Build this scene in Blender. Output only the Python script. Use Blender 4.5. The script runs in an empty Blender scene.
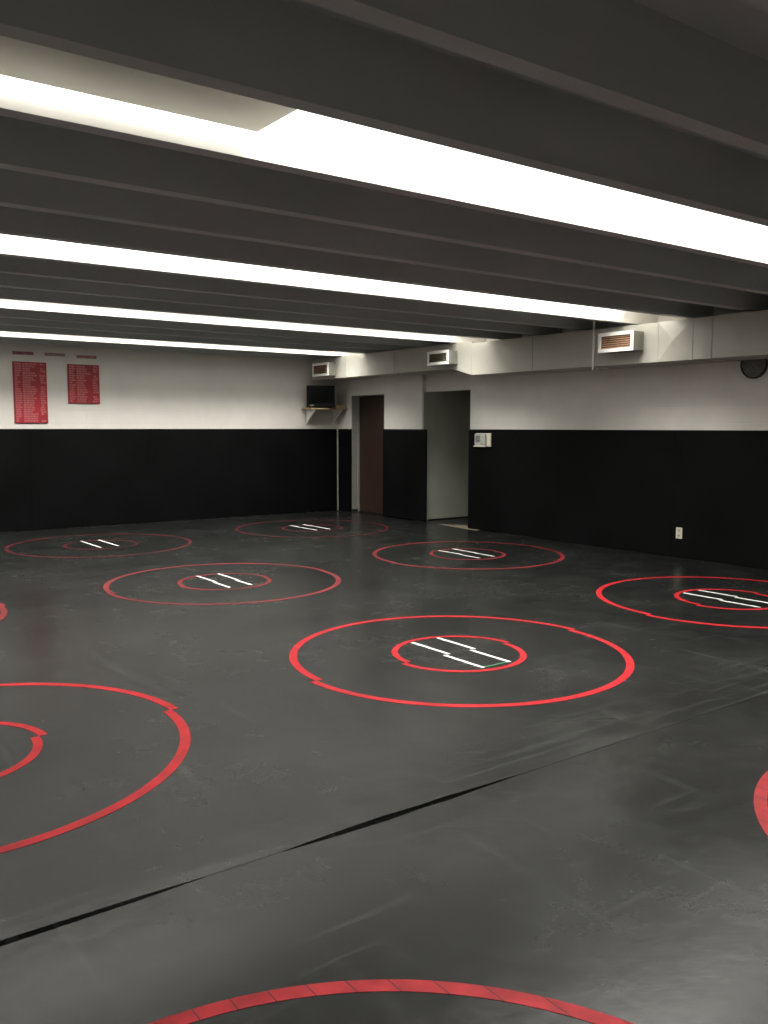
import bpy, bmesh, math, random
from mathutils import Matrix, Vector
random.seed(4)
C = bpy.context.scene.collection
sc = bpy.context.scene

# ------------------------------------------------------------------ camera, world, exposure
EYE = 1.55
cam_d = bpy.data.cameras.new('camera'); cam = bpy.data.objects.new('camera', cam_d); C.objects.link(cam)
cam_d.sensor_fit = 'HORIZONTAL'; cam_d.sensor_width = 36.0; cam_d.lens = 877.78/768*36; cam_d.clip_start = .02
yaw, pitch, roll = math.radians(53.60757), math.radians(5.50376), math.radians(.0642)
fwd = Vector((math.cos(yaw)*math.cos(pitch), math.sin(yaw)*math.cos(pitch), -math.sin(pitch)))
rt = Vector((math.sin(yaw), -math.cos(yaw), 0)); up = rt.cross(fwd)
r2 = rt*math.cos(roll)+up*math.sin(roll); u2 = -rt*math.sin(roll)+up*math.cos(roll)
cam.matrix_world = Matrix(((r2.x, u2.x, -fwd.x, 0), (r2.y, u2.y, -fwd.y, 0), (r2.z, u2.z, -fwd.z, EYE), (0, 0, 0, 1)))
sc.camera = cam
w = bpy.data.worlds.new('world'); sc.world = w; w.use_nodes = True
w.node_tree.nodes['Background'].inputs[0].default_value = (.5, .5, .5, 1)
w.node_tree.nodes['Background'].inputs[1].default_value = 0.0
sc.view_settings.view_transform = 'Standard'; sc.view_settings.look = 'None'
sc.view_settings.gamma = 1; sc.view_settings.use_curve_mapping = False
sc.view_settings.exposure = 0.0
LENS = 3.1          # glow of the lit diffusers
LAMP_W = 33.0       # louvered downlight per metre of lit strip
TUBE = 60.0         # bare tube ends added past the diffusers to brighten the duct
LAMP_COL = (1.0, .97, .90, 1)

# ------------------------------------------------------------------ materials
def lin(r, g, b):
    f = lambda c: (c/255/12.92) if c/255 <= .04045 else ((c/255+.055)/1.055)**2.4
    return (f(r), f(g), f(b), 1)
def mat(name, col, rough=.6, metal=0, spec=.5, var=0, scale=4, bump=0, bscale=60, col2=None, stretch=(1, 1, 1)):
    m = bpy.data.materials.new(name); m.use_nodes = True; t = m.node_tree; n = t.nodes; L = t.links
    b = n['Principled BSDF']; b.inputs['Base Color'].default_value = col; b.inputs['Roughness'].default_value = rough
    b.inputs['Metallic'].default_value = metal; b.inputs['Specular IOR Level'].default_value = spec
    tc = n.new('ShaderNodeTexCoord'); mp = n.new('ShaderNodeMapping'); mp.inputs['Scale'].default_value = stretch
    L.new(tc.outputs['Object'], mp.inputs[0])
    if var or col2:
        nz = n.new('ShaderNodeTexNoise'); nz.inputs['Scale'].default_value = scale; nz.inputs['Detail'].default_value = 5
        L.new(mp.outputs[0], nz.inputs['Vector'])
        rp = n.new('ShaderNodeValToRGB'); c2 = col2 or tuple(min(1, c*(1+var)) for c in col[:3])+(1,)
        c1 = col if col2 else tuple(c*(1-var) for c in col[:3])+(1,)
        rp.color_ramp.elements[0].position = .35; rp.color_ramp.elements[0].color = c1
        rp.color_ramp.elements[1].position = .65; rp.color_ramp.elements[1].color = c2
        L.new(nz.outputs['Fac'], rp.inputs[0]); L.new(rp.outputs[0], b.inputs['Base Color'])
    if bump:
        nb = n.new('ShaderNodeTexNoise'); nb.inputs['Scale'].default_value = bscale; nb.inputs['Detail'].default_value = 4
        L.new(mp.outputs[0], nb.inputs['Vector'])
        bp = n.new('ShaderNodeBump'); bp.inputs['Strength'].default_value = bump; bp.inputs['Distance'].default_value = .01
        L.new(nb.outputs['Fac'], bp.inputs['Height']); L.new(bp.outputs[0], b.inputs['Normal'])
    return m
def emat(name, col, s):
    m = bpy.data.materials.new(name); m.use_nodes = True; t = m.node_tree; t.nodes.clear()
    e = t.nodes.new('ShaderNodeEmission'); e.inputs[0].default_value = col; e.inputs[1].default_value = s
    o = t.nodes.new('ShaderNodeOutputMaterial'); t.links.new(e.outputs[0], o.inputs[0]); return m

def block_wall():
    """painted concrete block: faint mortar joints"""
    m = mat('painted_block', (.62, .60, .56, 1), .55, var=.03, scale=3, bump=.05, bscale=90)
    t = m.node_tree; n = t.nodes; L = t.links; b = n['Principled BSDF']
    tc = n.new('ShaderNodeTexCoord'); sp = n.new('ShaderNodeSeparateXYZ'); L.new(tc.outputs['Object'], sp.inputs[0])
    ad = n.new('ShaderNodeMath'); ad.operation = 'ADD'; L.new(sp.outputs[0], ad.inputs[0]); L.new(sp.outputs[1], ad.inputs[1])
    cb = n.new('ShaderNodeCombineXYZ'); L.new(ad.outputs[0], cb.inputs[0]); L.new(sp.outputs[2], cb.inputs[1])
    br = n.new('ShaderNodeTexBrick'); br.inputs['Scale'].default_value = 1; br.inputs['Brick Width'].default_value = .4
    br.inputs['Row Height'].default_value = .2; br.inputs['Mortar Size'].default_value = .006; br.inputs['Mortar Smooth'].default_value = 1
    L.new(cb.outputs[0], br.inputs['Vector'])
    bp = n.new('ShaderNodeBump'); bp.invert = True; bp.inputs['Strength'].default_value = .35; bp.inputs['Distance'].default_value = .004
    L.new(br.outputs['Fac'], bp.inputs['Height'])
    old = b.inputs['Normal'].links[0].from_socket; L.new(old, bp.inputs['Normal']); L.new(bp.outputs[0], b.inputs['Normal'])
    return m
def mat_vinyl():
    """worn black wrestling mat: cloudy scuffing, fine scratches, satin sheen"""
    m = bpy.data.materials.new('mat_vinyl'); m.use_nodes = True; t = m.node_tree; n = t.nodes; L = t.links
    b = n['Principled BSDF']; tc = n.new('ShaderNodeTexCoord')
    def noise(scale, detail, st=(1, 1, 1), rot=0, rough=.55):
        mp = n.new('ShaderNodeMapping'); mp.inputs['Scale'].default_value = st; mp.inputs['Rotation'].default_value = (0, 0, rot)
        L.new(tc.outputs['Object'], mp.inputs[0]); z = n.new('ShaderNodeTexNoise'); z.inputs['Scale'].default_value = scale
        z.inputs['Detail'].default_value = detail; z.inputs['Roughness'].default_value = rough; L.new(mp.outputs[0], z.inputs['Vector']); return z.outputs['Fac']
    def ramp(src, a, c, va, vc):
        r = n.new('ShaderNodeMapRange'); r.inputs[1].default_value = a; r.inputs[2].default_value = c
        r.inputs[3].default_value = va; r.inputs[4].default_value = vc; L.new(src, r.inputs[0]); return r.outputs[0]
    def mth(op, a, c):
        k = n.new('ShaderNodeMath'); k.operation = op
        for i, v in enumerate((a, c)):
            if isinstance(v, (int, float)): k.inputs[i].default_value = v
            else: L.new(v, k.inputs[i])
        return k.outputs[0]
    big = ramp(noise(.9, 6), .3, .72, 0, 1)
    fine = ramp(noise(5, 10, rough=.72), .22, .80, 0, 1)
    scr = ramp(noise(16, 3, (1, .05, 1), .5), .60, .72, 0, 1)
    scr2 = ramp(noise(18, 3, (.06, 1, 1), -.25), .61, .73, 0, 1)
    v = mth('ADD', mth('MULTIPLY', big, .45), mth('MULTIPLY', fine, .35))
    v = mth('ADD', v, mth('MULTIPLY', mth('ADD', scr, scr2), .8))
    # pale wear streaks on the far side of the open seam
    sp = n.new('ShaderNodeSeparateXYZ'); L.new(tc.outputs['Object'], sp.inputs[0]); Y = sp.outputs[1]
    band = mth('MULTIPLY', ramp(Y, 2.705, 2.72, 0, 1), ramp(Y, 2.76, 3.35, 1, 0))
    streak = ramp(noise(20, 4, (.05, 1, 1), .03), .50, .66, 0, 1)
    v = mth('ADD', v, mth('MULTIPLY', mth('MULTIPLY', band, streak), 1.1))
    blot = ramp(noise(1.7, 9, rough=.75), .47, .78, 0, 1)
    v = mth('ADD', v, mth('MULTIPLY', blot, .8))
    mx = n.new('ShaderNodeMix'); mx.data_type = 'RGBA'; mx.clamp_factor = False; mx.inputs['A'].default_value = MAT_DARK; mx.inputs['B'].default_value = MAT_LIGHT
    L.new(v, mx.inputs['Factor']); L.new(mx.outputs['Result'], b.inputs['Base Color'])
    rg = mth('ADD', mth('MULTIPLY', big, .04), mth('MULTIPLY', fine, .06)); rg = mth('ADD', rg, MAT_ROUGH)
    L.new(rg, b.inputs['Roughness'])
    bp = n.new('ShaderNodeBump'); bp.inputs['Strength'].default_value = .2; bp.inputs['Distance'].default_value = .01
    L.new(noise(5, 9, rough=.6), bp.inputs['Height']); L.new(bp.outputs[0], b.inputs['Normal'])
    b.inputs['Specular IOR Level'].default_value = .25
    return m
MAT_DARK = (.0020, .0024, .0023, 1); MAT_LIGHT = (.0130, .0140, .0130, 1); MAT_ROUGH = .21
def taped_red():
    """red ring marking crossed by thin dark creases"""
    m = mat('ring_red_creased', (.165, .013, .016, 1), .45, spec=.08, var=.25, scale=9)
    t = m.node_tree; n = t.nodes; L = t.links; b = n['Principled BSDF']; old = b.inputs['Base Color'].links[0].from_socket
    tc = n.new('ShaderNodeTexCoord'); sp = n.new('ShaderNodeSeparateXYZ'); L.new(tc.outputs['Object'], sp.inputs[0])
    a = n.new('ShaderNodeMath'); a.operation = 'DIVIDE'; L.new(sp.outputs[0], a.inputs[0]); a.inputs[1].default_value = .0995
    f = n.new('ShaderNodeMath'); f.operation = 'FRACT'; L.new(a.outputs[0], f.inputs[0])
    g = n.new('ShaderNodeMath'); g.operation = 'LESS_THAN'; L.new(f.outputs[0], g.inputs[0]); g.inputs[1].default_value = .045
    mx = n.new('ShaderNodeMix'); mx.data_type = 'RGBA'; L.new(g.outputs[0], mx.inputs['Factor']); L.new(old, mx.inputs['A'])
    mx.inputs['B'].default_value = (.05, .012, .014, 1); L.new(mx.outputs['Result'], b.inputs['Base Color']); return m
M = {}
M['block'] = block_wall()
M['mat'] = mat_vinyl()
M['red_h'] = taped_red()
M['red'] = mat('ring_red', (.26, .010, .014, 1), .45, spec=.08, var=.18, scale=8)
M['red_f'] = mat('ring_red_worn', (.06, .008, .009, 1), .45, spec=.1, scale=2.2, col2=(.135, .012, .015, 1))
M['red_d'] = mat('ring_red_faded', (.018, .005, .006, 1), .42, spec=.1, scale=2.6, col2=(.065, .007, .009, 1))
M['line'] = mat('marking_white', (.55, .55, .53, 1), .5, var=.05, scale=20)
M['green'] = mat('marking_green', (.01, .10, .04, 1), .5)
M['pad'] = mat('black_pad_vinyl', (.0025, .003, .003, 1), .5, spec=.08, var=.25, scale=1.3, bump=.25, bscale=3)
M['ceil'] = mat('dark_ceiling_paint', (.51, .55, .55, 1), .62, var=.08, scale=2, bump=.1, bscale=30, stretch=(.3, 1, 1))
M['trough'] = mat('white_trough_paint', (.84, .82, .77, 1), .6, var=.05, scale=3)
M['sub'] = mat('concrete_floor', (.06, .06, .055, 1), .8, var=.2, scale=5)
M['tan'] = mat('tan_vinyl_floor', (.15, .13, .09, 1), .5, var=.12, scale=8)
M['base'] = mat('black_rubber_base', (.006, .006, .006, 1), .5)
M['door'] = mat('brown_door', (.020, .010, .006, 1), .45, scale=3, col2=(.032, .015, .009, 1), stretch=(8, 8, .6))
M['frame'] = mat('painted_reveal', (.24, .24, .22, 1), .55, var=.04)
M['grey'] = mat('grey_block_paint', (.36, .37, .32, 1), .55, var=.05, scale=3)
M['duct'] = mat('duct_paint', (.42, .41, .365, 1), .5, var=.03, scale=3, bump=.06, bscale=6)
M['seam'] = mat('duct_flange', (.20, .195, .17, 1), .5, .2)
M['white'] = mat('white_enamel', (.85, .84, .80, 1), .4)
M['vent_side'] = mat('register_side', (.20, .195, .17, 1), .5)
M['copper'] = mat('brown_louver', (.42, .25, .16, 1), .4, var=.15, scale=20)
M['olive'] = mat('olive_louver', (.20, .18, .12, 1), .5, var=.15, scale=20)
M['dark'] = mat('dark_recess', (.015, .013, .011, 1), .7)
M['tv'] = mat('black_plastic', (.004, .005, .005, 1), .45, spec=.15)
M['screen'] = mat('screen_glass', (.003, .004, .004, 1), .3, spec=.1)
M['wood'] = mat('shelf_wood', (.30, .22, .13, 1), .55, scale=4, col2=(.38, .28, .17, 1), stretch=(1, 12, 12))
M['metal'] = mat('bracket_metal', (.25, .24, .22, 1), .4, .7)
M['box'] = mat('tan_cardboard', (.40, .32, .18, 1), .7, var=.1)
M['sign_red'] = mat('board_red', (.27, .010, .018, 1), .5, var=.2, scale=3)
M['sign_pink'] = mat('board_lettering', (.40, .11, .115, 1), .5, var=.12, scale=30)
M['sign_deep'] = mat('board_deep_red', (.30, .004, .010, 1), .5)
M['strip_a'] = mat('strip_dark_red', (.16, .03, .04, 1), .5, scale=14, col2=(.32, .12, .13, 1))
M['strip_b'] = mat('strip_tan', (.26, .17, .12, 1), .5, scale=14, col2=(.34, .26, .20, 1))
M['strip_c'] = mat('strip_rust', (.30, .10, .09, 1), .5, scale=14, col2=(.36, .20, .18, 1))
M['cream'] = mat('cream_plastic', (.55, .52, .42, 1), .4)
M['ltgrey'] = mat('light_grey_plastic', (.36, .37, .34, 1), .4, var=.1, scale=20)
M['clock_face'] = mat('clock_grey', (.075, .075, .07, 1), .4, var=.2, scale=12)
M['clock_rim'] = mat('clock_black', (.02, .02, .02, 1), .4)
M['lens'] = emat('lit_diffuser', LAMP_COL, LENS)
M['far_glow'] = emat('added_lit_strip', LAMP_COL, 6.5)  # glowing strip added beside the dull diffusers to light the far joist face
M['tube'] = emat('added_lit_tube', LAMP_COL, TUBE)
M['deadtube'] = mat('unlit_tube', (.7, .7, .68, 1), .3)
def trans(name):
    m = bpy.data.materials.new(name); m.use_nodes = True; t = m.node_tree; t.nodes.clear(); n = t.nodes; L = t.links
    a = n.new('ShaderNodeBsdfTranslucent'); a.inputs[0].default_value = (.74, .74, .72, 1)
    d = n.new('ShaderNodeBsdfDiffuse'); d.inputs[0].default_value = (.8, .79, .74, 1)
    x = n.new('ShaderNodeMixShader'); x.inputs[0].default_value = .35; o = n.new('ShaderNodeOutputMaterial')
    L.new(a.outputs[0], x.inputs[1]); L.new(d.outputs[0], x.inputs[2]); L.new(x.outputs[0], o.inputs[0]); return m
M['milky'] = trans('milky_diffuser')

# ------------------------------------------------------------------ helpers
def nb(): return bmesh.new()
def box(bm, x0, x1, y0, y1, z0, z1, mi=0):
    vs = [bm.verts.new((x, y, z)) for z in (z0, z1) for y in (y0, y1) for x in (x0, x1)]
    for f in ((0, 2, 3, 1), (4, 5, 7, 6), (0, 1, 5, 4), (2, 6, 7, 3), (0, 4, 6, 2), (1, 3, 7, 5)):
        bm.faces.new([vs[i] for i in f]).material_index = mi
    return vs
def prism(bm, pts, a0, a1, axis='z', mi=0):
    """extrude a 2-D outline along an axis; z: (x,y), x: (y,z), y: (x,z)"""
    def P(p, a): return {'z': (p[0], p[1], a), 'x': (a, p[0], p[1]), 'y': (p[0], a, p[1])}[axis]
    A = [bm.verts.new(P(p, a0)) for p in pts]; B = [bm.verts.new(P(p, a1)) for p in pts]
    n = len(pts); fs = [bm.faces.new(A), bm.faces.new(B[::-1])]
    for i in range(n): fs.append(bm.faces.new([A[i], B[i], B[(i+1) % n], A[(i+1) % n]]))
    for f in fs: f.material_index = mi
def cyl(bm, c, r, h, axis='z', seg=24, r2=None):
    r2 = r if r2 is None else r2
    def P(a, q, rr):
        u, v = rr*math.cos(q), rr*math.sin(q)
        return {'z': (c[0]+u, c[1]+v, c[2]+a), 'x': (c[0]+a, c[1]+u, c[2]+v), 'y': (c[0]+u, c[1]+a, c[2]+v)}[axis]
    A = [bm.verts.new(P(0, 2*math.pi*i/seg, r)) for i in range(seg)]; B = [bm.verts.new(P(h, 2*math.pi*i/seg, r2)) for i in range(seg)]
    bm.faces.new(A); bm.faces.new(B[::-1])
    for i in range(seg): bm.faces.new([A[i], B[i], B[(i+1) % seg], A[(i+1) % seg]])
def obj(name, bm, m, parent=None, bevel=0, smooth=False, seg=2):
    bmesh.ops.recalc_face_normals(bm, faces=bm.faces[:])
    me = bpy.data.meshes.new(name); bm.to_mesh(me); bm.free()
    for k in (m if isinstance(m, (list, tuple)) else [m]): me.materials.append(M[k])
    o = bpy.data.objects.new(name, me); C.objects.link(o)
    if parent: o.parent = parent; o.matrix_parent_inverse = Matrix.Translation(-Vector(parent.location))
    if bevel:
        b = o.modifiers.new('bevel', 'BEVEL'); b.width = bevel; b.segments = seg; b.limit_method = 'ANGLE'; b.harden_normals = False
    if smooth:
        for p in me.polygons: p.use_smooth = True
    return o
def tag(o, label, cat, group=None):
    o['label'] = label; o['category'] = cat
    if group: o['group'] = group
    return o
def thing(name, label, cat, loc=(0, 0, 0), group=None):
    o = bpy.data.objects.new(name, None); C.objects.link(o); o.location = loc; o.empty_display_size = .1
    return tag(o, label, cat, group)
def struct(name, bm, m, bevel=0):
    o = obj(name, bm, m, bevel=bevel); o['kind'] = 'structure'; return o

# ------------------------------------------------------------------ room shell
XL, XR, YN, YF = -4.6, 9.10, -3.6, 13.80
ZB, ZS, PITCH, Y0 = 2.78, 3.10, .76, 3.01
bm = nb(); box(bm, XL-.2, XR, YN-.2, YF+.2, -.20, -.06); struct('floor', bm, 'sub')
bm = nb(); prism(bm, [(8.928, 9.81), (8.938, 9.95), (9.038, 10.78), (9.0795, 10.905), (9.0795, 11.14), (XR+.001, 11.2), (XR+.001, 11.245), (11.6, 11.245), (11.6, 9.96), (XR+.001, 9.96), (XR+.001, 9.81)], -.0598, -.003); struct('floor_vestibule', bm, 'tan')

# ceiling: slab with tapered concrete joists; every fourth bay is painted white and carries lamps
bm = nb()
ks = list(range(-8, 15))
prof = []
for k in ks:
    yc = Y0+PITCH*k
    prof.append((yc, .046, .080))
def face(pts, mi):
    f = bm.faces.new([bm.verts.new(p) for p in pts]); f.material_index = mi
def qx(ya, za, yb, zb, mi):
    face([(XL-.2, ya, za), (XR+.15, ya, za), (XR+.15, yb, zb), (XL-.2, yb, zb)], mi)
for i, (yc, hb, ht) in enumerate(prof):
    k = ks[i]
    left_white = ((k-1) % 4 == 0); right_white = (k % 4 == 0)
    qx(yc-hb, ZB, yc+hb, ZB, 0)
    qx(yc-ht, ZS, yc-hb, ZB, 1 if left_white else 0)
    qx(yc+hb, ZB, yc+ht, ZS, 1 if right_white else 0)
    if i+1 < len(prof):
        qx(yc+ht, ZS, prof[i+1][0]-prof[i+1][2], ZS, 1 if right_white else 0)
qx(prof[-1][0]+.08, ZS, YF+.2, ZS, 0); qx(YN-.2, ZS, prof[0][0]-.08, ZS, 0)
box(bm, XL-.2, XR+.2, YN-.2, YF+.2, ZS+.03, ZS+.2, 0)
me = bpy.data.meshes.new('ceiling')
bm.to_mesh(me); bm.free(); me.materials.append(M['ceil']); me.materials.append(M['trough'])
o = bpy.data.objects.new('ceiling', me); C.objects.link(o); o['kind'] = 'structure'

bm = nb(); box(bm, XL-.2, XR+.4, YF, YF+.2, -.06, ZS+.02); struct('wall_back', bm, 'block')
bm = nb(); box(bm, XL-.2, XL, YN, YF, -.06, ZS+.02); struct('wall_left', bm, 'block')
bm = nb(); box(bm, XL-.2, XR+.4, YN-.2, YN, -.06, ZS+.02); struct('wall_front', bm, 'block')
# right wall with the door opening and the passage opening
D1a, D1b, DH = 12.34, 13.35, 2.126
P1a, P1b = 10.12, 11.30
bm = nb(); X2 = XR+.28
box(bm, XR, X2, D1b, YF, -.06, ZS+.02); box(bm, XR, X2, P1b, D1a, -.06, ZS+.02); box(bm, XR, X2, D1a, D1b, DH, ZS+.02)
box(bm, XR, X2, YN, P1a, -.06, ZS+.02); box(bm, XR+.09, X2, P1a, P1b, DH+.005, ZS+.02)
struct('wall_right', bm, 'block')
# passage behind the opening
bm = nb(); box(bm, X2, 11.4, 11.26, 11.40, -.06, 2.5); box(bm, XR+.003, X2, 11.262, 11.2999, -.06, DH+.004)
box(bm, 11.4, 11.5, 9.9, 11.4, -.06, 2.5); box(bm, X2, 11.4, 9.85, 9.95, -.06, 2.5); box(bm, X2, 11.5, 9.85, 11.40, 2.5, 2.6)
struct('wall_passage', bm, 'grey')
bm = nb(); box(bm, XR+.10, 11.4, 11.245, 11.2598, -.0025, .03); struct('baseboard_passage', bm, 'base')
# doorway: painted reveal, black base, brown leaf
bm = nb(); box(bm, XR+.002, XR+.16, D1b-.012, D1b-.0005, .0, DH-.0); box(bm, XR+.002, XR+.16, D1a+.0005, D1a+.012, 0, DH)
box(bm, XR+.002, XR+.16, D1a+.012, D1b-.012, DH-.012, DH-.0005); box(bm, XR+.12, XR+.16, D1b-.03, D1b-.012, 0, DH-.012)
struct('trim_1', bm, 'frame')
bm = nb(); box(bm, XR+.001, XR+.16, D1b-.02, D1b-.0125, 0, .045); struct('baseboard_doorway', bm, 'base')
dr = thing('door_1', 'x', 'x', (XR+.18, 12.845, 0)); del dr['label']; del dr['category']; dr['kind'] = 'structure'
bm = nb(); box(bm, XR+.161, XR+.205, D1a+.005, D1b-.005, .006, DH-.014); obj('door_leaf', bm, 'door', dr)
bm = nb(); cyl(bm, (XR+.11, D1a+.10, .95), .012, .05, 'x', 12); cyl(bm, (XR+.085, D1a+.10, .95), .027, .03, 'x', 16)
obj('door_knob', bm, 'metal', dr, smooth=False)
bm = nb(); box(bm, XR+.16, X2, D1a, D1b, -.06, .002); struct('floor_doorway', bm, 'base')

# ------------------------------------------------------------------ wrestling mats (long rolls) with their painted rings
R_OUT, R_IN, RW = 1.183, .480, .052
XM0, XM1 = XL+.01, XR-.012
def half_ring(cx, cy, r, side, wd=RW, n=56):
    b = nb(); a0 = 0 if side > 0 else math.pi
    o_, i_ = [], []
    for j in range(n+1):
        a = a0+math.pi*j/n
        o_.append((cx+(r)*math.cos(a), cy+(r)*math.sin(a))); i_.append((cx+(r-wd)*math.cos(a), cy+(r-wd)*math.sin(a)))
    for z, rev in ((.0015, 0), (.0002, 1)):
        vo = [b.verts.new((x, y, z)) for x, y in o_]; vi = [b.verts.new((x, y, z)) for x, y in i_]
        for j in range(n):
            q = [vo[j], vo[j+1], vi[j+1], vi[j]]; b.faces.new(q[::-1] if rev else q)
        if not rev: t0, t1 = vo, vi
        else:
            for a_, b_ in ((t0, vo), (vi, t1)):
                for j in range(n): b.faces.new([a_[j], b_[j], b_[j+1], a_[j+1]])
    return b
# seams: row seams run through ring centres, plain seams between rows
SE = [-3.59, -2.64, -.86, .914, 2.705, 4.485, 6.25, 8.01, 9.79, 11.52, 13.32, 13.79]
ROWS = {  # seam index: (ring centres x, shift of the halves, line y-centre, reds)
    3: ([.703, 3.952], 0.0, .914, 'red_h'),
    5: ([.691, 3.948, 7.199], .021, 4.495, 'red'),
    7: ([.627, 3.906, 7.183], .012, 8.06, 'red_f'),
    9: ([3.83, 7.118], 0.0, 11.62, 'red_d'),
}
def seam_pts(y, x0, x1, side):
    """edge outline of a mat along a seam; the seam before the second ring row gapes"""
    g = .0003
    if abs(y-2.705) < .01:
        tab = [(-4.6, .004), (-1, .005), (.2, .008), (.6, .012), (1.0, .009), (1.24, .0015), (1.52, .0015), (1.75, .011), (2.0, .016), (2.2, .011), (2.32, .014), (2.5, .008), (2.62, .006), (2.74, .002), (3.2, .0015), (9.2, .0012)]
        tab = [(x, gg*1.4 if gg > .003 else gg) for x, gg in tab]
        return [(x0, y+side*.004)]+[(x, y+side*gg) for x, gg in tab if x0 < x < x1]+[(x1, y+side*.0012)]
    return [(x0, y+side*g), (x1, y+side*g)]
spot = ['behind the photographer, beneath the viewer', 'behind the viewer', 'at the very bottom of the view, under the nearest ring']
MLAB = {0: 'narrow black wrestling mat strip along the wall behind the viewer', 1: 'plain black wrestling mat behind the viewer',
 2: 'black wrestling mat under the viewer holding the near halves of the closest rings',
 3: 'scuffed black wrestling mat across the foreground, on the near side of the gaping seam',
 4: 'black wrestling mat just beyond the gaping seam, under near halves of the green-taped row',
 5: 'black wrestling mat holding the far halves of the row of rings with the green tape',
 6: 'black wrestling mat in mid room holding near halves of the third row of rings',
 7: 'black wrestling mat in mid room holding far halves of the third row of rings',
 8: 'black wrestling mat in front of the passage with near halves of the farthest rings',
 9: 'black wrestling mat by the brown door holding far halves of the farthest rings',
 10: 'narrow black wrestling mat strip against the padded far wall'}
for i in range(len(SE)-1):
    ya, yb = SE[i], SE[i+1]
    t = thing('wrestling_mat', MLAB[i], 'wrestling mat', ((XM0+XM1)/2, (ya+yb)/2, -.06), 'black wrestling mats covering the floor')
    near = seam_pts(ya, XM0, XM1, 1); far = seam_pts(yb, XM0, XM1, -1)
    if i == 8:   # mat stops short of the passage threshold
        near = [(XM0, ya+.0012), (8.925, ya+.0012)]; far = [(XM0, yb-.0012), (XM1-.03, yb-.0012)]
        pts = near+[(8.935, 9.95), (9.035, 10.78), (XM1-.03, 10.9)]+far[::-1]
    elif i == 7: pts = near+[(XM1, yb-.0012)]+[(XM0, yb-.0012)]
    else: pts = near+far[::-1]
    b = nb(); prism(b, pts, -.0595, 0); obj('mat_body', b, 'mat', t)
    for si, side in ((i, 1), (i+1, -1)):
        if si not in ROWS: continue
        xs, sh, ly, red = ROWS[si]; cy = SE[si]
        for n_, cx in enumerate(xs):
            c = cx+side*sh; gp = .0015*side
            obj('outer_ring_half', half_ring(c, cy+gp, R_OUT, side), red, t)
            obj('inner_ring_half', half_ring(c, cy+gp, R_IN, side, .045), red, t)
            skew = -.025 if si >= 7 else 0
            for s_ in (-1, 1):
                lx = c+.012+s_*.119
                ye = ly+side*.40
                b = nb(); y1_, y2_ = sorted((cy+gp, ye)); xo = -side*skew*0
                prism(b, [(lx-.014, y1_), (lx+.014, y1_), (lx+.014, y2_), (lx-.014, y2_)], .0015, .0028)
                obj('start_line', b, 'line', t)
            if si == 5 and n_ == 1 and side < 0:
                b = nb(); box(b, c-.095, c+.12, 4.095, 4.113, .0015, .0026); g = obj('end_line', b, 'green', t); g['label'] = 'short green tape closing the white start lines'
# dark sheet with a slanted edge over part of the passage floor
b = nb(); prism(b, [(9.05, 10.83), (9.36, 10.42), (9.36, 10.0), (11.2, 10.0), (11.2, 11.24), (9.11, 11.24), (9.11, 11.16), (9.05, 11.14)], -.0028, .006)
# keep it clear of jamb edges
tag(obj('floor_sheet', b, 'base'), 'flat black sheet with a slanted edge on the grey passage floor', 'floor mat')

# ------------------------------------------------------------------ wall pads
def wall_pad(x0, x1, y0, y1, label, group, z1=1.522):
    b = nb(); box(b, x0, x1, y0, y1, .002, z1); o = obj('wall_pad', b, 'pad', bevel=.003, seg=2); return tag(o, label, 'wall pad', group)
PT = .055
xs = [XL+.06]
while xs[-1] < 8.98: xs.append(xs[-1]+1.83)
edges = [9.038-1.83*k for k in range(8)][::-1]
words = ['at the left corner, outside the view', 'far beyond the left of the view', 'beyond the left of the view', 'just left of the view',
         'below and left of the larger red board', 'between the two red boards and the middle of the wall', 'in the corner below the television shelf']
for i in range(7):
    tag_l = ['black wall pad at the left end of the far wall', 'black wall pad on the far wall, second from its left end', 'black wall pad on the far wall, third from its left end',
             'black wall pad on the far wall left of the red boards', 'black wall pad on the far wall beneath the two red boards', 'black wall pad on the far wall between boards and television shelf',
             'black wall pad on the far wall directly beneath the television shelf'][i]
    wall_pad(max(edges[i], XL+.005)+.0003, edges[i+1]-.0003, YF-PT, YF-.001, tag_l, 'black pads along the far wall')
GR = 'black pads along the right wall'
wall_pad(XR-PT, XR-.001, 13.342, 13.715, 'narrow black wall pad left of the brown door', GR)
# pad wrapping the corner between the door and the passage
b = nb(); box(b, XR-PT, XR-.001, 11.14, 12.325, .002, 1.522)
tag(obj('wall_pad', b, 'pad', bevel=.03, seg=4), 'black wall pad between the brown door and the grey passage', 'wall pad', GR)
ye = [10.09, 8.25, 6.42, 4.59, 2.76, .93, -.9, -2.73, -3.59]
lab = ['black wall pad right of the passage with the intercom box near its top', 'black wall pad second from the passage, without fittings', 'black wall pad with the electrical outlet near its foot',
       'black wall pad beyond the outlet, partly past the right edge', 'black wall pad on the right wall beside the second row of rings', 'black wall pad on the right wall level with the viewer',
       'black wall pad on the right wall just behind the viewer', 'narrow black wall pad ending the right wall behind the viewer']
for i in range(8): wall_pad(XR-PT, XR-.001, ye[i+1]+.0003, ye[i]-.0003, lab[i], GR)

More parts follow.
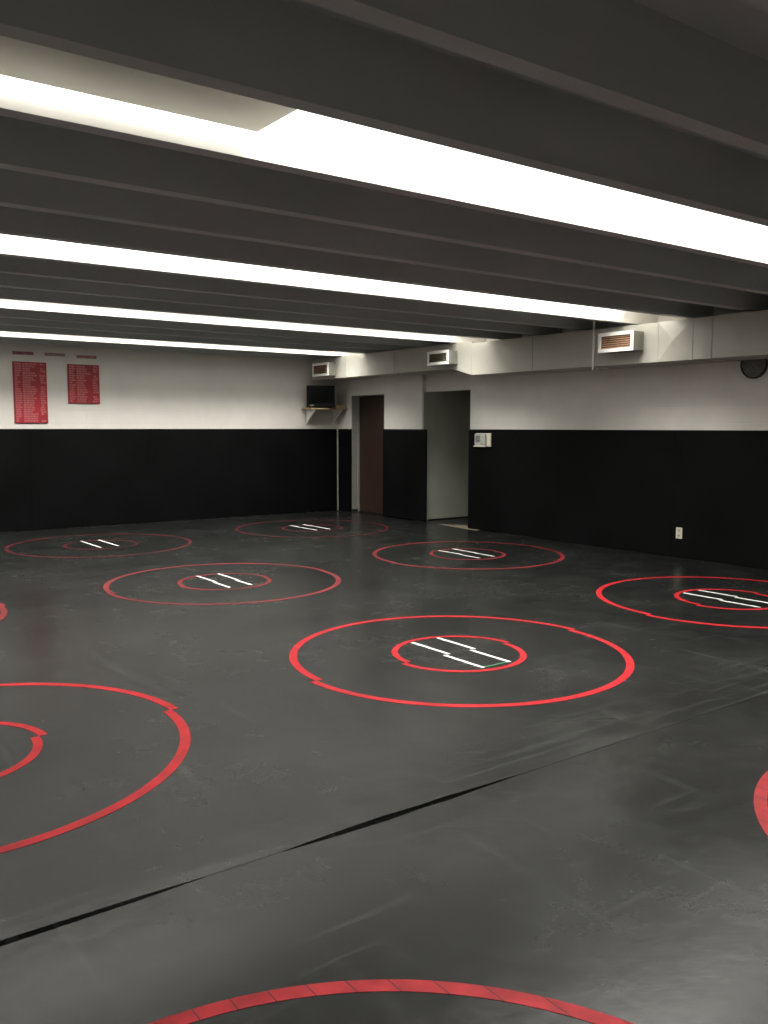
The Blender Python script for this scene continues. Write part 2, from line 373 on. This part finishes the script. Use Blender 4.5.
# ------------------------------------------------------------------ ceiling lights in the white bays
def bay_edges(k): return Y0+PITCH*k+.056, Y0+PITCH*(k+1)-.056
SEC = 1.22
def light_bay(k, xend, label, dull=()):
    ya, yb = bay_edges(k); z = 2.872
    t = thing('ceiling_light', label, 'ceiling light', ((XL+xend)/2, (ya+yb)/2, z), 'long ceiling lights between the joists')
    x1 = xend; n = 0
    while x1-SEC > XL-.1:
        x0 = x1-SEC
        if n in dull:
            b = nb(); box(b, x0+.001, x1-.001, ya+.016, yb-.075, z, z+.004); o = obj('diffuser', b, 'milky', t); o['label'] = 'dull diffuser with its tube out'
            b = nb(); box(b, x0+.001, x1-.001, yb-.073, yb, z, z+.004); o = obj('diffuser', b, 'far_glow', t); o['label'] = 'added glowing strip along the far side'  # bright strip added to whiten the joist face next to it
            b = nb(); box(b, x0+.001, x1-.001, ya+.001, ya+.007, z-.003, z+.002); obj('edge_glow', b, 'lens', t)  # thin glowing strip, imitates light leaking along the diffuser edge
            b = nb(); cyl(b, (x0+.02, ya+.17, z+.055), .019, SEC-.04, 'x', 10); tb = obj('tube', b, 'deadtube', t); tb['label'] = 'unlit tube'
            b = nb(); box(b, x0+.02, x1-.02, (ya+yb)/2-.07, (ya+yb)/2+.07, z+.11, z+.17); obj('ballast_housing', b, 'white', t)
            for j in range(16):
                b_x = x0+.04+j*.0755
                b = nb(); prism(b, [(b_x, ya+.001), (b_x+.02, ya+.001), (b_x+.014, ya+.024), (b_x+.006, ya+.024)], z-.006, z-.0035); obj('glow_clip', b, 'lens', t)  # clips made to glow, as if lit from the lamp bay
        else:
            b = nb(); box(b, x0+.001, x1-.001, ya, yb, z, z+.004); obj('diffuser', b, 'lens', t)
        x1 = x0; n += 1
    for yt in (ya+.16, yb-.16):
        b = nb(); cyl(b, (xend+.002, yt, z+.12), .019, .17, 'x', 12); o = obj('tube', b, 'tube', t); o['label'] = 'added bare tube end past the diffuser'  # tube ends put in to brighten the duct and registers below
    xa = XL+.1 if not dull else xend-SEC*min(dull)
    ld = bpy.data.lights.new('downlight', 'AREA'); ld.shape = 'RECTANGLE'; ld.size = xend-xa-.02; ld.size_y = yb-ya-.06
    ld.energy = LAMP_W*(xend-xa); ld.color = LAMP_COL[:3]; ld.spread = math.radians(120)
    lo = bpy.data.objects.new('downlight', ld); C.objects.link(lo); lo.parent = t
    lo.matrix_parent_inverse = Matrix.Translation(-Vector(t.location)); lo.location = ((xa+xend)/2, (ya+yb)/2, z-.006)
    return t
light_bay(-4, 7.74, 'long white ceiling light strip directly above the viewer')
# first strip in view: sections left of the viewer's axis have lost their near tube
light_bay(0, 8.07, 'broad nearest ceiling light strip, dull towards its left end', dull=(5, 6, 7, 8))
light_bay(4, 8.10, 'second ceiling light strip, ending above the nearest air register')
light_bay(8, 8.2, 'third ceiling light strip, ending by the middle air register')
light_bay(12, 8.3, 'thin farthest ceiling light strip beside the far wall')

# ------------------------------------------------------------------ air duct along the right wall
XD = 8.53
duct = thing('air_duct', 'long cream painted sheet-metal duct under the ceiling along right wall', 'air duct', (8.8, 5, 2.3))
def dsec(y0, y1, b0, t0, b1, t1, pyramid=False):
    b = nb(); x1 = XR-.002
    A = [(XD, y0, b0), (x1, y0, b0), (x1, y0, t0), (XD, y0, t0)]; B = [(XD, y1, b1), (x1, y1, b1), (x1, y1, t1), (XD, y1, t1)]
    va = [b.verts.new(p) for p in A]; vb = [b.verts.new(p) for p in B]
    b.faces.new(va); b.faces.new(vb)
    for j in range(4):
        if j == 3 and pyramid:
            c = b.verts.new((XD-.035, (y0+y1)/2, (b0+t0)/2)); q = [va[3], vb[3], vb[0], va[0]]
            for m_ in range(4): b.faces.new([q[m_], q[(m_+1) % 4], c])
        else: b.faces.new([va[j], vb[j], vb[(j+1) % 4], va[(j+1) % 4]])
    obj('duct_section', b, 'duct', duct)
ZD0, ZD1 = 2.297, 2.745
ys = [-3.59, -1.4, .8, 3.0, 4.3, 5.63, 5.866, 6.317, 7.24, 8.283, 9.468]
for a, c_ in zip(ys[:-1], ys[1:]): dsec(a+.002, c_-.002, ZD0, ZD1, ZD0, ZD1, pyramid=(abs(a-5.866) < .01))
dsec(9.47, 9.88, ZD0, ZD1+.02, 2.408, 2.775); 
fy = [9.884, 11.309, 12.7, 13.79]
for a, c_ in zip(fy[:-1], fy[1:]): dsec(a+.001, c_-.002, 2.408, 2.775, 2.408, 2.775)
for y in ys[5:10]:
    b = nb(); box(b, XD-.006, XR-.004, y-.009, y+.009, ZD0-.006, ZD0-.0002); box(b, XD-.006, XD-.0002, y-.009, y+.009, ZD0-.006, ZD1)
    obj('duct_flange', b, 'duct', duct)
for y in (11.309, 12.7):
    b = nb(); box(b, XD-.006, XD-.0002, y-.009, y+.009, 2.404, 2.775); obj('duct_flange', b, 'duct', duct)
for y in (7.238,):
    b = nb(); box(b, XD-.020, XD-.0065, y-.012, y+.012, ZD0-.012, 2.95); box(b, XD-.02, XD+.25, y-.012, y+.012, ZD0-.016, ZD0-.0065); cyl(b, (XD-.02, y, ZD0-.045), .012, .03, 'z', 8)
    cyl(b, (XD+.09, y+.02, ZD0-.04), .010, .03, 'z', 8)
    s = obj('hanger_strap', b, 'white', duct)

def register(xf, y0, y1, z0, z1, louver, label):
    t = thing('air_register', label, 'air vent', ((xf+XD)/2, (y0+y1)/2, z0), 'box registers on the duct')
    b = nb(); th = .03
    box(b, xf+.012, XD-.0065, y0+.006, y0+.014, z0+.006, z1-.006); box(b, xf+.012, XD-.0065, y1-.014, y1-.006, z0+.006, z1-.006)
    box(b, xf+.012, XD-.0065, y0+.014, y1-.014, z0+.006, z0+.014); box(b, xf+.012, XD-.0065, y0+.014, y1-.014, z1-.014, z1-.006)
    nr = 4
    for j in range(nr):
        xx = xf+.04+j*(XD-xf-.07)/nr
        box(b, xx, xx+.008, y0+.001, y0+.0065, z0+.006, z1-.006); box(b, xx, xx+.008, y1-.0065, y1-.001, z0+.006, z1-.006)
    obj('collar', b, 'vent_side', t)
    b = nb()
    fw = .042
    box(b, xf, xf+.012, y0, y1, z0, z0+fw); box(b, xf, xf+.012, y0, y1, z1-fw, z1)
    box(b, xf, xf+.012, y0, y0+fw, z0+fw, z1-fw); box(b, xf, xf+.012, y1-fw, y1, z0+fw, z1-fw)
    obj('frame', b, 'white', t, bevel=.003)
    b = nb(); box(b, xf+.06, xf+.065, y0+.015, y1-.015, z0+.015, z1-.015); obj('back_plate', b, 'dark', t)
    n = 6; hh = (z1-z0-2*fw)/n
    for j in range(n):
        zc = z0+fw+(j+.5)*hh
        b = nb(); prism(b, [(xf+.006, zc-hh*.40), (xf+.010, zc-hh*.42), (xf+.034, zc+hh*.28), (xf+.030, zc+hh*.30)], y0+fw*.95, y1-fw*.95, 'y'); obj('louver', b, louver, t)
register(8.325, 6.50, 7.01, 2.432, 2.662, 'copper', 'white framed air register with brown louvers, nearest on the duct')
register(8.345, 9.765, 10.25, 2.462, 2.668, 'olive', 'air register with dull olive louvers in the middle of the duct')
register(8.365, 12.99, 13.52, 2.448, 2.680, 'copper', 'brightly lit air register at the far end above the television')

# ------------------------------------------------------------------ television on its corner shelf
sh = thing('wall_shelf', 'narrow wooden shelf high in the far corner holding the television', 'shelf', (8.65, 13.62, 1.86))
b = nb(); box(b, 8.31, 9.095, 13.46, 13.797, 1.872, 1.895); obj('board', b, 'wood', sh, bevel=.003)
for x in (8.42, 8.98):
    b = nb(); prism(b, [(13.797, 1.62), (13.797, 1.8715), (13.50, 1.8715), (13.50, 1.855), (13.775, 1.64), (13.775, 1.62)], x-.012, x+.012, 'x'); obj('bracket', b, 'white', sh)
tv = thing('television', 'black boxy television standing on the corner shelf', 'television', (8.53, 13.6, 1.895))
b = nb(); box(b, 8.275, 8.785, 13.475, 13.53, 1.915, 2.300); obj('front_housing', b, 'tv', tv, bevel=.012)
b = nb()
vs = [(8.29, 13.53, 1.92), (8.77, 13.53, 1.92), (8.77, 13.53, 2.29), (8.29, 13.53, 2.29)]; ws = [(8.39, 13.70, 1.94), (8.67, 13.70, 1.94), (8.67, 13.70, 2.20), (8.39, 13.70, 2.20)]
va = [b.verts.new(p) for p in vs]; vb = [b.verts.new(p) for p in ws]; b.faces.new(va); b.faces.new(vb)
for j in range(4): b.faces.new([va[j], vb[j], vb[(j+1) % 4], va[(j+1) % 4]])
obj('rear_housing', b, 'tv', tv)
b = nb(); NX, NZ = 10, 8; g = {}
for i_ in range(NX+1):
    for j_ in range(NZ+1):
        u = -1+2*i_/NX; v = -1+2*j_/NZ; g[i_, j_] = b.verts.new((8.53+u*.215, 13.4745-.012*(1-u*u)*(1-v*v), 2.125+v*.145))
for i_ in range(NX):
    for j_ in range(NZ): b.faces.new([g[i_, j_], g[i_+1, j_], g[i_+1, j_+1], g[i_, j_+1]])
obj('screen', b, 'screen', tv, smooth=True)
b = nb(); box(b, 8.33, 8.73, 13.52, 13.69, 1.8952, 1.9215); obj('foot', b, 'tv', tv)
b = nb(); box(b, 8.33, 8.40, 13.470, 13.4748, 1.935, 1.955); obj('control_panel', b, 'metal', tv)
tv.rotation_euler = (0, 0, math.radians(-27)); tv.location = (8.585, 13.60, 1.895)
b = nb(); box(b, 8.86, 9.05, 13.50, 13.66, 1.8955, 1.955); box(b, 8.862, 9.048, 13.502, 13.658, 1.955, 1.962)
tag(obj('carton', b, 'box', bevel=.004), 'small tan carton at the right end of the television shelf', 'box')

# ------------------------------------------------------------------ boards on the far wall
def board(x0, x1, z0, z1, rows, label, seed):
    rnd = random.Random(seed)
    t = thing('record_board', label, 'board', ((x0+x1)/2, YF-.01, z0), 'red boards on the far wall')
    b = nb(); box(b, x0, x1, YF-.022, YF-.001, z0, z1); obj('panel', b, 'sign_red', t, bevel=.002)
    wd = x1-x0; rh = (z1-z0-.03)/rows
    for r in range(rows):
        b = nb()   # illegible painted text rows: year column, names, school
        zc = z0+.015+(r+.5)*rh; h = rh*.36
        def run(a, c_):
            xx = x0+wd*a; e = x0+wd*c_
            while xx < e:
                ww = rnd.uniform(.018, .045); ww = min(ww, e-xx); box(b, xx, xx+ww, YF-.0235, YF-.0222, zc-h, zc+h); xx += ww+.006
        run(.05, rnd.choice((.14, .20, .24)))
        run(.28, rnd.uniform(.50, .72))
        if rnd.random() < .75: run(.78+rnd.uniform(0, .04), .97-rnd.uniform(0, .08))
        obj('text_row', b, 'sign_pink', t)
board(3.355, 3.835, 1.610, 2.515, 26, 'tall red board with rows of pale lettering, left on the far wall', 3)
board(4.148, 4.632, 1.914, 2.510, 16, 'shorter red board with rows of pale lettering, right on the far wall', 8)
for x0, x1, z, m_, lb in ((3.36, 3.66, 2.640, 'strip_a', 'thin dark red name strip above the tall red board'), (3.82, 4.12, 2.640, 'strip_b', 'thin tan name strip high on the wall between the two red boards'),
                       (4.295, 4.60, 2.628, 'strip_c', 'thin rusty name strip above the shorter red board')):
    b = nb(); box(b, x0, x1, YF-.016, YF-.001, z-.022, z+.024); tag(obj('name_strip', b, m_, bevel=.002), lb, 'sign', 'small strips above the red boards')

# ------------------------------------------------------------------ intercom, outlet, clock
t = thing('wall_intercom', 'small pale grey intercom box on the black pad right of passage', 'intercom', (9.03, 9.75, 1.26))
b = nb(); box(b, 9.020, 9.0448, 9.575, 9.90, 1.265, 1.465); obj('backing_box', b, 'cream', t, bevel=.008)
b = nb(); box(b, 8.985, 9.0195, 9.66, 9.90, 1.29, 1.46); obj('housing', b, 'ltgrey', t, bevel=.02, seg=4)
b = nb()
for j in range(5): box(b, 8.982, 8.9846, 9.77+.0, 9.86, 1.335+j*.02, 1.345+j*.02)
obj('grille', b, 'dark', t)
b = nb(); prism(b, [(9.94, 1.262), (9.66, 1.262), (9.66, 1.285), (9.86, 1.300)], 8.99, 9.0195, 'x'); obj('cradle', b, 'cream', t)
t = thing('electrical_outlet', 'small cream electrical outlet low on the black wall pad', 'outlet', (9.04, 6.31, .23))
b = nb(); box(b, 9.038, 9.0445, 6.265, 6.352, .228, .362); obj('cover_plate', b, 'cream', t, bevel=.003)
for zc in (.262, .325):
    b = nb(); cyl(b, (9.034, 6.308, zc), .017, .0042, 'x', 20); obj('receptacle', b, 'ltgrey', t)
    b = nb(); box(b, 9.0325, 9.0342, 6.314, 6.318, zc-.002, zc+.011); box(b, 9.0325, 9.0342, 6.299, 6.303, zc-.002, zc+.009); obj('slot', b, 'dark', t)
t = thing('wall_clock', 'round dark wall clock half hidden beneath the duct', 'clock', (9.08, 5.458, 2.09))
cy_, cz_ = 5.458, 2.2475
b = nb(); n = 40
ring = [(.157, 9.099), (.157, 9.070), (.150, 9.062), (.140, 9.066), (.138, 9.075), (.138, 9.099)]
vv = [[b.verts.new((x, cy_+r*math.cos(2*math.pi*j/n), cz_+r*math.sin(2*math.pi*j/n))) for j in range(n)] for r, x in ring]
for a_ in range(len(ring)):
    for j in range(n): b.faces.new([vv[a_][j], vv[a_][(j+1) % n], vv[(a_+1) % len(ring)][(j+1) % n], vv[(a_+1) % len(ring)][j]])
obj('rim', b, 'clock_rim', t, smooth=True)
b = nb(); cyl(b, (9.080, cy_, cz_), .1375, .015, 'x', 40); obj('dial', b, 'clock_face', t)
b = nb()
for j in range(12):
    a = 2*math.pi*j/12; 
    p = [(cy_+math.cos(a)*r-math.sin(a)*s_, cz_+math.sin(a)*r+math.cos(a)*s_) for r, s_ in ((.105, -.005), (.128, -.005), (.128, .005), (.105, .005))]
    prism(b, p, 9.0785, 9.0798, 'x')
obj('hour_marks', b, 'clock_rim', t)
for ln, wd, a in ((.07, .005, 3.9), (.10, .0035, 5.6)):
    p = [(cy_+math.cos(a)*r-math.sin(a)*s_, cz_+math.sin(a)*r+math.cos(a)*s_) for r, s_ in ((-.015, -wd), (ln, -wd*.5), (ln, wd*.5), (-.015, wd))]
    b = nb(); prism(b, p, 9.076-ln*.01, 9.0775-ln*.01, 'x'); obj('hand', b, 'vent_side', t)
